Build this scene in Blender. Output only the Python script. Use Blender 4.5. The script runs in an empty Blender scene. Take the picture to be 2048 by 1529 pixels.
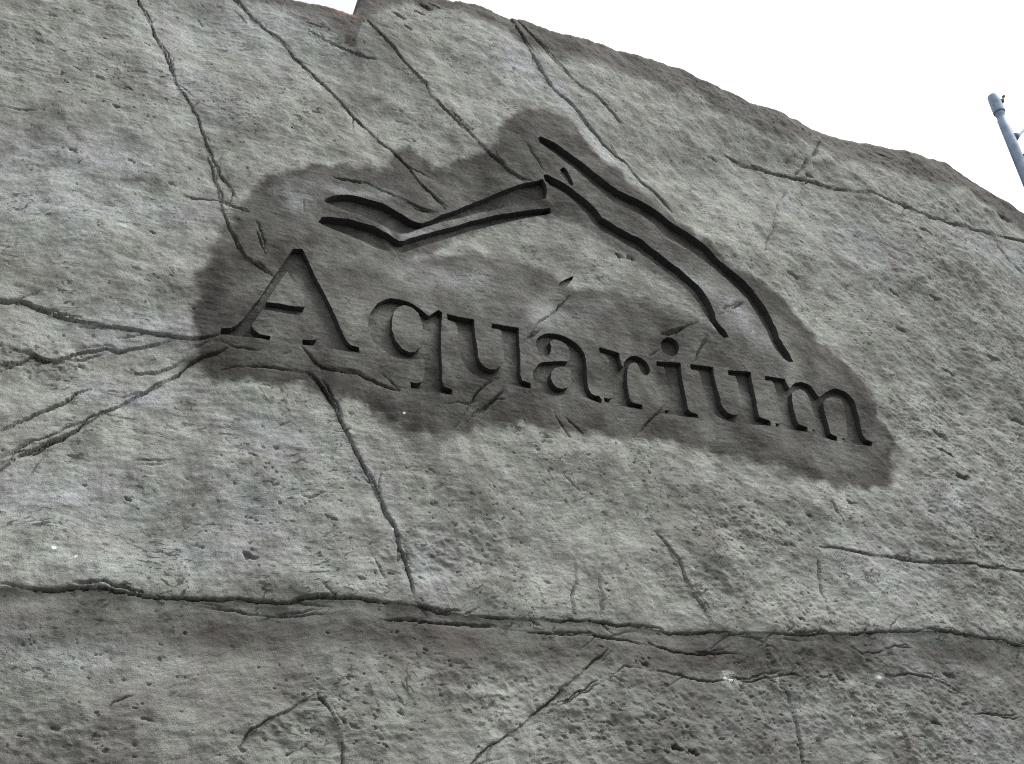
import bpy, math, random
import numpy as np
from mathutils import Matrix

# ------------------------------------------------------------------ camera
FPX, CX, CY = 1650.0, 1024.0, 764.5          # focal length and centre, in pixels of a 2048 x 1529 frame
AX = np.array([3729., -629., -1650.]); AX /= np.linalg.norm(AX)     # wall direction (right) seen in the camera
AZ = np.array([-334., 2314., -1650.]); AZ -= AX * AZ.dot(AX); AZ /= np.linalg.norm(AZ)
AY = np.cross(AZ, AX)
ROT = np.stack([AX, AY, AZ])                 # camera -> world
CAM = np.array([0.0, -4.0, 1.6])

sc = bpy.context.scene
cam_d = bpy.data.cameras.new('camera'); cam = bpy.data.objects.new('camera', cam_d)
sc.collection.objects.link(cam); sc.camera = cam
cam_d.sensor_fit = 'HORIZONTAL'; cam_d.sensor_width = 36.0; cam_d.lens = FPX / 2048 * 36
cam_d.clip_start = 0.05; cam_d.clip_end = 3000
m4 = Matrix.Identity(4)
for i in range(3):
    for j in range(3):
        m4[i][j] = ROT[i, j]
    m4[i][3] = CAM[i]
cam.matrix_world = m4

# ------------------------------------------------------------------ light
SUN_EL, SUN_AZ = 58.0, 122.0                 # elevation, azimuth clockwise from +Y (the wall runs along X)
w = bpy.data.worlds.new('World'); sc.world = w; w.use_nodes = True
nt = w.node_tree; nt.nodes.clear()
sky = nt.nodes.new('ShaderNodeTexSky'); sky.sky_type = 'NISHITA'; sky.sun_disc = False
sky.sun_elevation = math.radians(SUN_EL); sky.sun_rotation = math.radians(SUN_AZ)
sky.air_density = 1.0; sky.dust_density = 4.0; sky.ozone_density = 1.0
hs = nt.nodes.new('ShaderNodeHueSaturation'); hs.inputs['Saturation'].default_value = 0.16
bg = nt.nodes.new('ShaderNodeBackground'); bg.inputs['Strength'].default_value = 0.15
wo = nt.nodes.new('ShaderNodeOutputWorld')
nt.links.new(sky.outputs[0], hs.inputs['Color']); nt.links.new(hs.outputs[0], bg.inputs[0]); nt.links.new(bg.outputs[0], wo.inputs[0])
sl = bpy.data.lights.new('sun', 'SUN'); sl.energy = 1.2; sl.angle = math.radians(25); sl.color = (1.0, 0.97, 0.92)
so = bpy.data.objects.new('sun', sl); sc.collection.objects.link(so)
az, el = math.radians(SUN_AZ), math.radians(SUN_EL)
sd = np.array([math.sin(az) * math.cos(el), math.cos(az) * math.cos(el), math.sin(el)])
from mathutils import Vector
so.rotation_euler = Vector(-sd).to_track_quat('-Z', 'Y').to_euler()
so.location = (5, -10, 20)
vs = sc.view_settings
vs.view_transform = 'Standard'; vs.look = 'None'; vs.gamma = 1.0; vs.use_curve_mapping = False
vs.exposure = 1.10
sc.render.engine = 'CYCLES'
sc.cycles.use_denoising = False              # keep the fine grain of the concrete
sc.cycles.filter_width = 1.15

# ------------------------------------------------------------------ helpers
def U(px, py, y=0.0):
    """point where the sight line of a photograph pixel meets the plane at depth y"""
    r = ROT @ np.array([px - CX, -(py - CY), -FPX])
    t = (y - CAM[1]) / r[1]
    return CAM + t * r

def Uxz(pts):
    o = []
    for p in pts:
        q = U(p[0], p[1]); o.append((q[0], q[2]))
    return np.array(o)

def proj(x, y, z):
    d = np.stack([x - CAM[0], y - CAM[1], z - CAM[2]], -1) @ ROT
    return CX - FPX * d[..., 0] / d[..., 2], CY + FPX * d[..., 1] / d[..., 2]

def pxm(px, py):
    """wall metres per photograph pixel around a pixel (geometric mean)"""
    a = U(px, py); b = U(px + 1, py); c = U(px, py + 1)
    return math.sqrt(abs((b[0]-a[0])*(c[2]-a[2]) - (b[2]-a[2])*(c[0]-a[0])))

_rng = np.random.RandomState(7)
_PERM = np.concatenate([_rng.permutation(256)]*3).astype(np.int32)
_ang = _rng.rand(256)*2*math.pi
_GX = np.cos(_ang).astype(np.float32); _GZ = np.sin(_ang).astype(np.float32)

def vnoise(x, z, seed):
    """gradient noise, about -1..1"""
    x = np.asarray(x, np.float32) + np.float32((seed*37.17) % 211); z = np.asarray(z, np.float32) + np.float32((seed*91.73) % 197)
    fx = np.floor(x); fz = np.floor(z); tx = x - fx; tz = z - fz
    ix = fx.astype(np.int32) & 255; iz = fz.astype(np.int32) & 255
    sx = tx*tx*(3-2*tx); sz = tz*tz*(3-2*tz)
    p0 = _PERM[ix]; p1 = _PERM[ix+1]
    def g(p, dz, dx):
        h = _PERM[p + iz + dz]
        return _GX[h]*(tx-dx) + _GZ[h]*(tz-dz)
    a = g(p0, 0, 0); b = g(p1, 0, 1); c = g(p0, 1, 0); d = g(p1, 1, 1)
    a += (b-a)*sx; c += (d-c)*sx
    return (a + (c-a)*sz) * np.float32(1.5)

def fbm(x, z, f, octs, seed, gain=.5, fz=None):
    fz = f if fz is None else fz
    v = 0; a = 1.0
    for o in range(octs):
        v = v + a * vnoise(x*f + 17.3*o, z*fz - 9.1*o, seed + o); f *= 2.03; fz *= 2.03; a *= gain
    return v

def sstep(a, b, v):
    t = np.clip((v - a) / (b - a), 0, 1); return t*t*(3-2*t)

def inside(poly, x, z):
    if x.size > 50000:
        bb = np.nonzero((x > poly[:,0].min()) & (x < poly[:,0].max()) & (z > poly[:,1].min()) & (z < poly[:,1].max()))[0]
        r = np.zeros(x.shape, bool); r[bb] = _inside(poly, x[bb], z[bb]); return r
    return _inside(poly, x, z)

def _inside(poly, x, z):
    r = np.zeros(x.shape, bool); n = len(poly)
    for i in range(n):
        x0, z0 = poly[i]; x1, z1 = poly[(i+1) % n]
        if z0 == z1: continue
        c = ((z0 > z) != (z1 > z)) & (x < (x1-x0)*(z-z0)/(z1-z0) + x0)
        r ^= c
    return r

def dist_line(pts, x, z, closed=False):
    """distance to a polyline, and which side of it (+ left of travel), and the parameter along"""
    best = np.full(x.shape, 1e9, np.float32); side = np.zeros(x.shape, np.float32); par = np.zeros(x.shape, np.float32)
    n = len(pts); L = 0
    for i in range(n if closed else n-1):
        x0, z0 = pts[i]; x1, z1 = pts[(i+1) % n]; dx, dz = x1-x0, z1-z0; l2 = dx*dx+dz*dz+1e-12
        t = np.clip(((x-x0)*dx + (z-z0)*dz)/l2, 0, 1)
        d = np.hypot(x-(x0+t*dx), z-(z0+t*dz)); mk = d < best
        best = np.where(mk, d, best)
        side = np.where(mk, np.sign(dx*(z-z0)-dz*(x-x0)), side)
        par = np.where(mk, L + t*math.sqrt(l2), par); L += math.sqrt(l2)
    return best, side, par, L

# ------------------------------------------------------------------ materials
def nodes(name):
    m = bpy.data.materials.new(name); m.use_nodes = True; t = m.node_tree; t.nodes.clear()
    out = t.nodes.new('ShaderNodeOutputMaterial'); b = t.nodes.new('ShaderNodeBsdfPrincipled')
    t.links.new(b.outputs[0], out.inputs[0]); return m, t, b

def node(t, typ, **kw):
    n = t.nodes.new(typ)
    for k, v in kw.items(): setattr(n, k, v)
    return n

def mixc(t, fac, a, b, mode='MIX'):
    n = t.nodes.new('ShaderNodeMix'); n.data_type = 'RGBA'; n.blend_type = mode
    for s, v in ((n.inputs['Factor'], fac), (n.inputs[6], a), (n.inputs[7], b)):
        if isinstance(v, bpy.types.NodeSocket): t.links.new(v, s)
        elif isinstance(v, (int, float)): s.default_value = v
        else: s.default_value = (*v, 1)
    return n.outputs[2]

def mathn(t, op, a, b=None, clamp=False):
    n = t.nodes.new('ShaderNodeMath'); n.operation = op; n.use_clamp = clamp
    for i, v in enumerate((a, b)):
        if v is None: continue
        if isinstance(v, bpy.types.NodeSocket): t.links.new(v, n.inputs[i])
        else: n.inputs[i].default_value = v
    return n.outputs[0]

def ramp(t, v, a, b, lo=0.0, hi=1.0):
    n = t.nodes.new('ShaderNodeMapRange'); n.interpolation_type = 'SMOOTHSTEP'
    t.links.new(v, n.inputs[0]); n.inputs[1].default_value = a; n.inputs[2].default_value = b
    n.inputs[3].default_value = lo; n.inputs[4].default_value = hi; return n.outputs[0]

def noisen(t, vec, scale, detail=5, rough=.55, dist=0.0):
    n = t.nodes.new('ShaderNodeTexNoise'); n.inputs['Scale'].default_value = scale
    n.inputs['Detail'].default_value = detail; n.inputs['Roughness'].default_value = rough; n.inputs['Distortion'].default_value = dist
    t.links.new(vec, n.inputs['Vector']); return n.outputs[0]

def mapping(t, vec, scale, rot=(0, 0, 0)):
    n = t.nodes.new('ShaderNodeMapping'); n.inputs['Scale'].default_value = scale; n.inputs['Rotation'].default_value = rot
    t.links.new(vec, n.inputs[0]); return n.outputs[0]

def rock_material():
    m, t, b = nodes('sculpted_concrete')
    tc = node(t, 'ShaderNodeTexCoord').outputs['Object']
    at = node(t, 'ShaderNodeAttribute', attribute_name='mask')
    sep = node(t, 'ShaderNodeSeparateColor'); t.links.new(at.outputs['Color'], sep.inputs[0])
    stain_shade, wash_lit, brown, rust = sep.outputs[0], sep.outputs[1], sep.outputs[2], at.outputs['Alpha']
    big = noisen(t, tc, 1.1, 4, .55); mid = noisen(t, tc, 5.5, 5, .62); fine = noisen(t, tc, 38, 4, .6); grain = noisen(t, tc, 230, 1, .6)
    bend = t.nodes.new('ShaderNodeTexNoise'); bend.inputs['Scale'].default_value = .9; bend.inputs['Detail'].default_value = 2
    t.links.new(tc, bend.inputs['Vector'])
    off = node(t, 'ShaderNodeVectorMath', operation='MULTIPLY_ADD'); t.links.new(bend.outputs['Color'], off.inputs[0])
    off.inputs[1].default_value = (.5, 0, .75); t.links.new(tc, off.inputs[2]); wv = off.outputs[0]
    zone = ramp(t, noisen(t, tc, 2.1, 3, .6), .38, .62)                 # where the trowel drag shows
    st1 = noisen(t, mapping(t, wv, (3.6, 3, 34), (0, math.radians(-3), 0)), 1, 5, .66, .5)
    st2 = noisen(t, mapping(t, wv, (10, 9, 120), (0, math.radians(4), 0)), 1, 3, .6, .3)
    fl = noisen(t, mapping(t, wv, (11, 11, 30), (0, math.radians(-14), 0)), 1, 3, .52, .9)
    fl2 = noisen(t, mapping(t, wv, (24, 24, 62), (0, math.radians(-10), 0)), 1, 2, .5, .8)
    patch = ramp(t, noisen(t, tc, 2.6, 4, .68), .47, .60)
    fleck = mathn(t, 'MAXIMUM', mathn(t, 'MULTIPLY', ramp(t, fl, .592, .632), patch), mathn(t, 'MULTIPLY', ramp(t, fl2, .605, .650), mathn(t, 'ADD', mathn(t, 'MULTIPLY', patch, .75), .25)))
    col = mixc(t, ramp(t, mathn(t, 'ADD', mathn(t, 'MULTIPLY', big, .45), mathn(t, 'MULTIPLY', mid, .55)), .36, .64), (.148, .146, .129), (.284, .291, .264))
    col = mixc(t, mathn(t, 'MULTIPLY', mathn(t, 'MINIMUM', wash_lit, 1.0), ramp(t, mid, .30, .62, .35, 1)), col, (.315, .325, .338))
    col = mixc(t, ramp(t, mid, .58, .74, 0, .45), col, (.285, .305, .290))
    col = mixc(t, mathn(t, 'MULTIPLY', brown, ramp(t, fine, .25, .7, .8, 1)), col, (.052, .045, .040))
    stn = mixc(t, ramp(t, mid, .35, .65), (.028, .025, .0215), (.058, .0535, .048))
    stc = mathn(t, 'MINIMUM', stain_shade, 1.0)
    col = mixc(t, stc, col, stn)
    col = mixc(t, ramp(t, stain_shade, 1.3, 1.9), col, (.050, .046, .048))  # above the stain range: shade painted on the recess side walls
    col = mixc(t, ramp(t, wash_lit, 1.2, 1.8), col, (.62, .63, .63))
    col = mixc(t, rust, col, (.25, .135, .085))
    col = mixc(t, zone, col, mixc(t, 1.0, col, ramp_grey(t, st1, .30, .72, .80, 1.16), 'MULTIPLY'))
    col = mixc(t, mathn(t, 'MULTIPLY', fleck, .80), col, (.036, .034, .031))
    col = mixc(t, 1.0, col, ramp_grey(t, st2, .28, .74, .93, 1.06), 'MULTIPLY')
    col = mixc(t, 1.0, col, ramp_grey(t, fine, .25, .75, .86, 1.12), 'MULTIPLY')
    col = mixc(t, 1.0, col, ramp_grey(t, grain, .2, .8, .82, 1.18), 'MULTIPLY')
    tint = mixc(t, ramp(t, noisen(t, tc, 2.7, 2, .6), .36, .64), (1.0, 1.0, 1.025), (.955, 1.012, .985))
    col = mixc(t, 1.0, col, tint, 'MULTIPLY')
    t.links.new(col, b.inputs['Base Color'])
    b.inputs['Roughness'].default_value = .93; b.inputs['Specular IOR Level'].default_value = .25
    h = mathn(t, 'ADD', mathn(t, 'MULTIPLY', mathn(t, 'MULTIPLY', st1, zone), .34), mathn(t, 'ADD', mathn(t, 'MULTIPLY', st2, .14), mathn(t, 'ADD', mathn(t, 'MULTIPLY', fine, .7), mathn(t, 'MULTIPLY', grain, .22))))
    bp = node(t, 'ShaderNodeBump'); bp.inputs['Strength'].default_value = .62; bp.inputs['Distance'].default_value = .018
    t.links.new(h, bp.inputs['Height']); t.links.new(bp.outputs[0], b.inputs['Normal'])
    return m

def ramp_grey(t, v, a, b, lo, hi):
    r = ramp(t, v, a, b, lo, hi)
    c = t.nodes.new('ShaderNodeCombineColor')
    for i in range(3): t.links.new(r, c.inputs[i])
    return c.outputs[0]

ROCK = rock_material()

# ------------------------------------------------------------------ the sign, outlines read off the wall face (photograph pixels)
A_OUT = [(584.6,502.6),(603.5,503.3),(635.7,571.6),(665.5,639),(681,677),(690,694),(697,700.5),(714,704.3),(714.5,716),(601,699.5),(600.3,688),(618,690),(628,689),(632,685),(613,641),(523,627.5),(502,657),(502.5,663),(508,670),(518,677.5),(538,681),(536.5,690.5),(439,673.5),(440,662),(460,662),(470,658.5),(482,648.5),(505.5,617),(518,603),(543,564)]
A_HOLE = [(530.5,612),(573,548),(607,623.5)]
Q_OUT = [(729.5,671),(731.6,655),(736,637.5),(750,617),(767.5,606.5),(779,603.2),(796.3,604.4),(810.7,608),(825,614.5),(839.5,624.5),(855.3,636.8),(875.5,622.4),(883.4,628),(880,654),(878,679),(878.3,705),(879.8,734),(881.2,769.9),(884.8,777.8),(901.4,784.2),(902,795.5),(818,783),(816.5,770.6),(830,772.5),(841,769.9),(845,760),(845,726),(836,726),(825,728.5),(803.5,728.5),(785,725),(757.5,709),(738.8,690.7)]
Q_HOLE = [(809.3,617.3),(823,622),(833.7,631.7),(841.6,654.7),(842.4,679.2),(836.6,703),(825,713.2),(813.6,714.5),(799,708),(784.8,690.7),(778.3,670.6),(779,650.4),(783.4,633),(793.5,621.7),(802,618)]
U1 = [(891.8,630.6),(947,641.2),(947.6,668.8),(951.2,704),(952.4,721.8),(957,732.4),(966.5,741.8),(975.9,745.9),(987.6,745.3),(997,739.4),(1003,731.2),(1004,718),(1002,680.6),(999.4,667),(995,663.5),(981,661.5),(980.6,651.2),(1035.3,659.4),(1035.3,680.6),(1038.2,715.9),(1039.4,751.2),(1044,761.8),(1061.8,767),(1061.8,777.5),(1026,772.5),(1007,768.5),(1003,760),(990,765.5),(975,767),(958,762.5),(940,752.5),(925,738),(917,718),(914,692),(911.5,657),(908,648.5),(893,643.5)]
LA_OUT = [(1070.4,686.6),(1072.4,680.4),(1078.7,674.6),(1086,670.4),(1098.6,668),(1113.3,668.8),(1129,672),(1144.7,677.7),(1157,685.6),(1165.6,694),(1173,704.4),(1176,718),(1178,733.7),(1180,754.7),(1181.3,768.3),(1186.5,779.8),(1195,786),(1203.3,787),(1208.5,794.4),(1206.4,802.8),(1195,799),(1182,793.5),(1168,788),(1158,781),(1150,775),(1139.4,782.5),(1123.7,788),(1108,789),(1090,784),(1074.5,773.5),(1067,761),(1065,750.5),(1066,744),(1071.4,735.8),(1078.7,727),(1086,723.8),(1098.6,722),(1121.6,720),(1139.4,719.6),(1142,714.9),(1141.5,705.5),(1138.4,695),(1133,688.7),(1123.7,683.5),(1113.3,679.6),(1107,679.8),(1099.7,683.5),(1103.3,691.9),(1102.8,702.3),(1098.6,709.7),(1092.3,711.7),(1084,709.7),(1074.5,702),(1071.4,694)]
LA_HOLE = [(1103.8,744),(1111,734.8),(1123.7,730.6),(1136,732),(1144,737),(1146.5,752.6),(1145,763),(1139.4,770.4),(1128,774.5),(1117.4,772.4),(1108,765),(1102.8,754.7)]
R_OUT = [(1201.5,690.4),(1244.9,699.3),(1247,717),(1251,730),(1254.8,717),(1260.6,709.8),(1269,705),(1278.4,704.5),(1290,708),(1299.3,715),(1305.6,724.4),(1308,732.8),(1305.6,741),(1299,743),(1291,738),(1286,728),(1281,720),(1277,717.5),(1271,718.7),(1263.7,724.4),(1260.6,735),(1259.5,748.5),(1260.6,764),(1262.7,777.8),(1265.8,792.4),(1269,798.2),(1277.3,801.3),(1291,803.4),(1291,814),(1214,799),(1212.5,789.5),(1222,791.5),(1230,790),(1232,783),(1228,750),(1221,712),(1215,704.5),(1203,701)]
I_OUT = [(1318.8,716),(1366,720.7),(1369.5,742.4),(1375.4,771.9),(1381.3,795.4),(1383.6,812),(1389.5,818.4),(1401.3,822.5),(1403.6,831),(1339,820.5),(1336.5,812.5),(1344,813.5),(1350,811.5),(1352,805),(1347,775),(1338,735),(1333,728),(1320,725.5)]
I_DOT = [(1325.3,681),(1329.4,675.3),(1336.5,671.8),(1346,673.5),(1354,678.8),(1360,687),(1361.8,695.3),(1359,703.6),(1351.8,708.3),(1341,707),(1331.8,700),(1326.5,690.6)]
U2 = [(1384.7,723.6),(1430.7,729.9),(1432.8,746.6),(1438,767.6),(1443.3,788.5),(1447.4,804.2),(1453.7,814.7),(1462,823),(1470.5,826.7),(1478.8,825.6),(1486,818),(1487,806),(1482,783),(1476,756),(1473,750),(1460,747.5),(1459,737.7),(1503,743.5),(1505,762.3),(1510,783),(1514.4,804),(1517.6,824),(1520.7,832.4),(1529,836),(1542.7,839.8),(1544,851),(1520,849.5),(1497,846),(1492,839),(1483,841.5),(1470,841.5),(1456,836.5),(1440,828),(1428,815),(1420,799),(1413,770),(1407,748),(1402,737.5),(1387,734)]
M_OUT = [(1531,750.8),(1570.4,757.6),(1575,770.5),(1579.8,777.5),(1585.6,769.3),(1592.7,764.6),(1604.4,762.9),(1616,765.2),(1625.5,771.6),(1633.7,781),(1641.9,791.6),(1647.7,788),(1656,781.6),(1666.5,777.3),(1675.9,777.5),(1687.6,782.2),(1699.3,790.4),(1708.7,802),(1714.5,816),(1720.4,833.8),(1726.3,854.8),(1731,867.7),(1736.8,876),(1749.7,881.8),(1748,891),(1693.4,881),(1690,871.3),(1696,873),(1700,871),(1701,866),(1697,838),(1691,812),(1684,799.5),(1674,793.5),(1664,792),(1656,795.5),(1650.5,803),(1652.4,815),(1658.3,836),(1663,856),(1666.5,864.2),(1680.6,869.5),(1680.6,879),(1627.8,868),(1624.3,857.5),(1631,859.5),(1635,857),(1636,850),(1630,825),(1623,800),(1617,787),(1610,780.5),(1601,778),(1592,780),(1584,787.5),(1585.6,801),(1590.3,822),(1595,840.8),(1599.7,849),(1616,853.7),(1615.5,864.5),(1554,853),(1552,845),(1559,846.5),(1564.5,844.5),(1566,838),(1559,803),(1550,768),(1545,761.5),(1532,759.5)]
F1_TOP = [(646,404.2),(657,396.7),(674.7,391.2),(696.6,390.5),(721.2,393.9),(745.8,399.4),(767.7,406.2),(791,417.2),(811.4,426),(827.8,433.6),(838.8,436.3),(849.7,437),(868.8,429),(889.3,417.9),(918.6,407.6),(942,397.4),(969.9,387),(996.2,378.3),(1021,371.7),(1050.4,364.4),(1072.4,362.2),(1084,360),(1091.4,371),(1094.4,381.3),(1093,396)]
F1_BOT = [(1065,398),(1043,399.6),(991.8,409.8),(962.5,415),(926,423.7),(889.3,432.5),(860,442.8),(838.8,451),(819.6,460.2),(805,463.5),(797.7,463),(777.2,454.8),(756.7,446.6),(736.2,437.7),(715.7,430),(695.2,424.7),(678.8,418.9),(665,413),(652.8,408.3)]
F2_TOP = [(633.7,448.6),(643.2,437.7),(661,437),(678.8,438.4),(696.6,439.7),(718.4,445.9),(737.6,450.7),(749.9,453.4),(767.7,461.6),(784,469.8),(799,478),(810,477.3),(825,469.8),(852.4,458.9),(874.6,451.6),(896.6,445.7),(921.5,438.4),(947.9,429.6),(974.3,424.5),(999,417.9),(1035.8,415.7),(1065,414.2),(1101.7,413.8)]
F2_BOT = [(1105,424),(1065,428),(1035,432),(1000,437),(975,443),(948,449),(922,459),(897,467),(874,474),(850,483),(830,493),(808,502),(795,503),(775,502),(755,500),(736,494),(722.5,486),(696.6,473),(672,463.5),(651.4,456.5)]
S3_TOP = [(1071.7,284.4),(1076.5,281),(1087.5,284.4),(1112.2,295.4),(1126,306.4),(1145,318.8),(1164.4,333.2),(1180.8,349.6),(1198.7,364.8),(1213.8,377),(1230.3,388),(1252.3,397.7),(1274.2,406),(1293.4,415.6),(1312,427),(1333,441.2),(1356.6,454),(1380,470.6),(1397.7,483.6),(1420,501.2),(1436,517.4),(1466.7,543),(1488.8,560),(1509,578.6),(1529.6,605.8),(1543,629.6),(1551.7,651.7),(1556,675.5),(1565,690.8),(1577,706),(1586.6,724.9)]
S3_BOT = [(1575.5,725.5),(1562,717),(1549,703),(1540,686),(1533,668),(1523,645),(1510,620),(1495,598),(1476,579),(1453,558),(1428,537),(1403,519),(1383,507),(1362,498),(1342,488),(1322,472),(1305,452),(1287,440),(1262,430),(1240,420),(1218,409),(1199,394),(1183,378),(1167,362),(1148,344),(1128,330),(1108,316),(1089,303),(1075,293)]
S4_TOP = [(1086,352.4),(1093,351.7),(1101,355.8),(1115,363.4),(1128.7,371.6),(1141,379.9),(1156,392.2),(1174,408.7),(1191.8,426.5),(1201.5,439.5),(1225,453),(1252.3,467.7),(1260,471.8),(1282.4,481.2),(1297.7,493),(1321.2,508.3),(1344.8,527),(1368.3,546),(1384,560.4),(1398,573),(1412.3,592.2),(1420.8,611),(1426.8,629.6),(1429.3,643),(1437.8,654.8),(1448,665.3),(1455.7,678)]
S4_BOT = [(1444.6,679),(1432,667),(1418,647),(1406,629),(1394,608),(1380,589),(1363,572),(1343,553),(1322,536),(1298,518),(1273,502),(1250,489),(1223,474),(1201,462),(1186,450),(1174,435),(1157,418),(1143,403),(1128,391),(1114,381),(1100,373),(1088,363)]
FIN5 = [(1117,344),(1124.5,338.7),(1128.7,342.8),(1137,356.5),(1143.8,371.6),(1142.4,376.4),(1138,374.4),(1131,366),(1120,352)]
FIN6 = [(1124,559.8),(1127.2,555.6),(1137.7,549.4),(1153,543.5),(1150,552),(1144,559),(1137,567),(1129,565)]

# (name, label, depth m, polygons, top edge, bottom edge)
SIGN = [
 ('carved_letter', 'carved capital letter A', .053, [A_OUT, A_HOLE], None),
 ('carved_letter', 'carved letter q', .053, [Q_OUT, Q_HOLE], None),
 ('carved_letter', 'carved letter u between q and a', .053, [U1], None),
 ('carved_letter', 'carved letter a', .055, [LA_OUT, LA_HOLE], None),
 ('carved_letter', 'carved letter r', .055, [R_OUT], None),
 ('carved_letter', 'carved letter i with round dot', .055, [I_OUT, I_DOT], None),
 ('carved_letter', 'carved letter u between i and m', .055, [U2], None),
 ('carved_letter', 'carved letter m', .055, [M_OUT], None),
 ('carved_emblem_stroke', 'carved upper V-shaped line on the left of the emblem', .070, [F1_TOP + F1_BOT], None),
 ('carved_emblem_stroke', 'carved lower V-shaped line on the left of the emblem', .070, [F2_TOP + F2_BOT], (F2_TOP, F2_BOT)),
 ('carved_emblem_stroke', 'long upper carved line sweeping down right', .072, [S3_TOP + S3_BOT], (S3_TOP, S3_BOT)),
 ('carved_emblem_stroke', 'long lower carved line sweeping down right', .072, [S4_TOP + S4_BOT], (S4_TOP, S4_BOT)),
 ('carved_emblem_stroke', 'short carved nick between the two long lines', .040, [FIN5], None),
 ('carved_emblem_stroke', 'short carved nick over the letters', .035, [FIN6], None),
]

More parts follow.
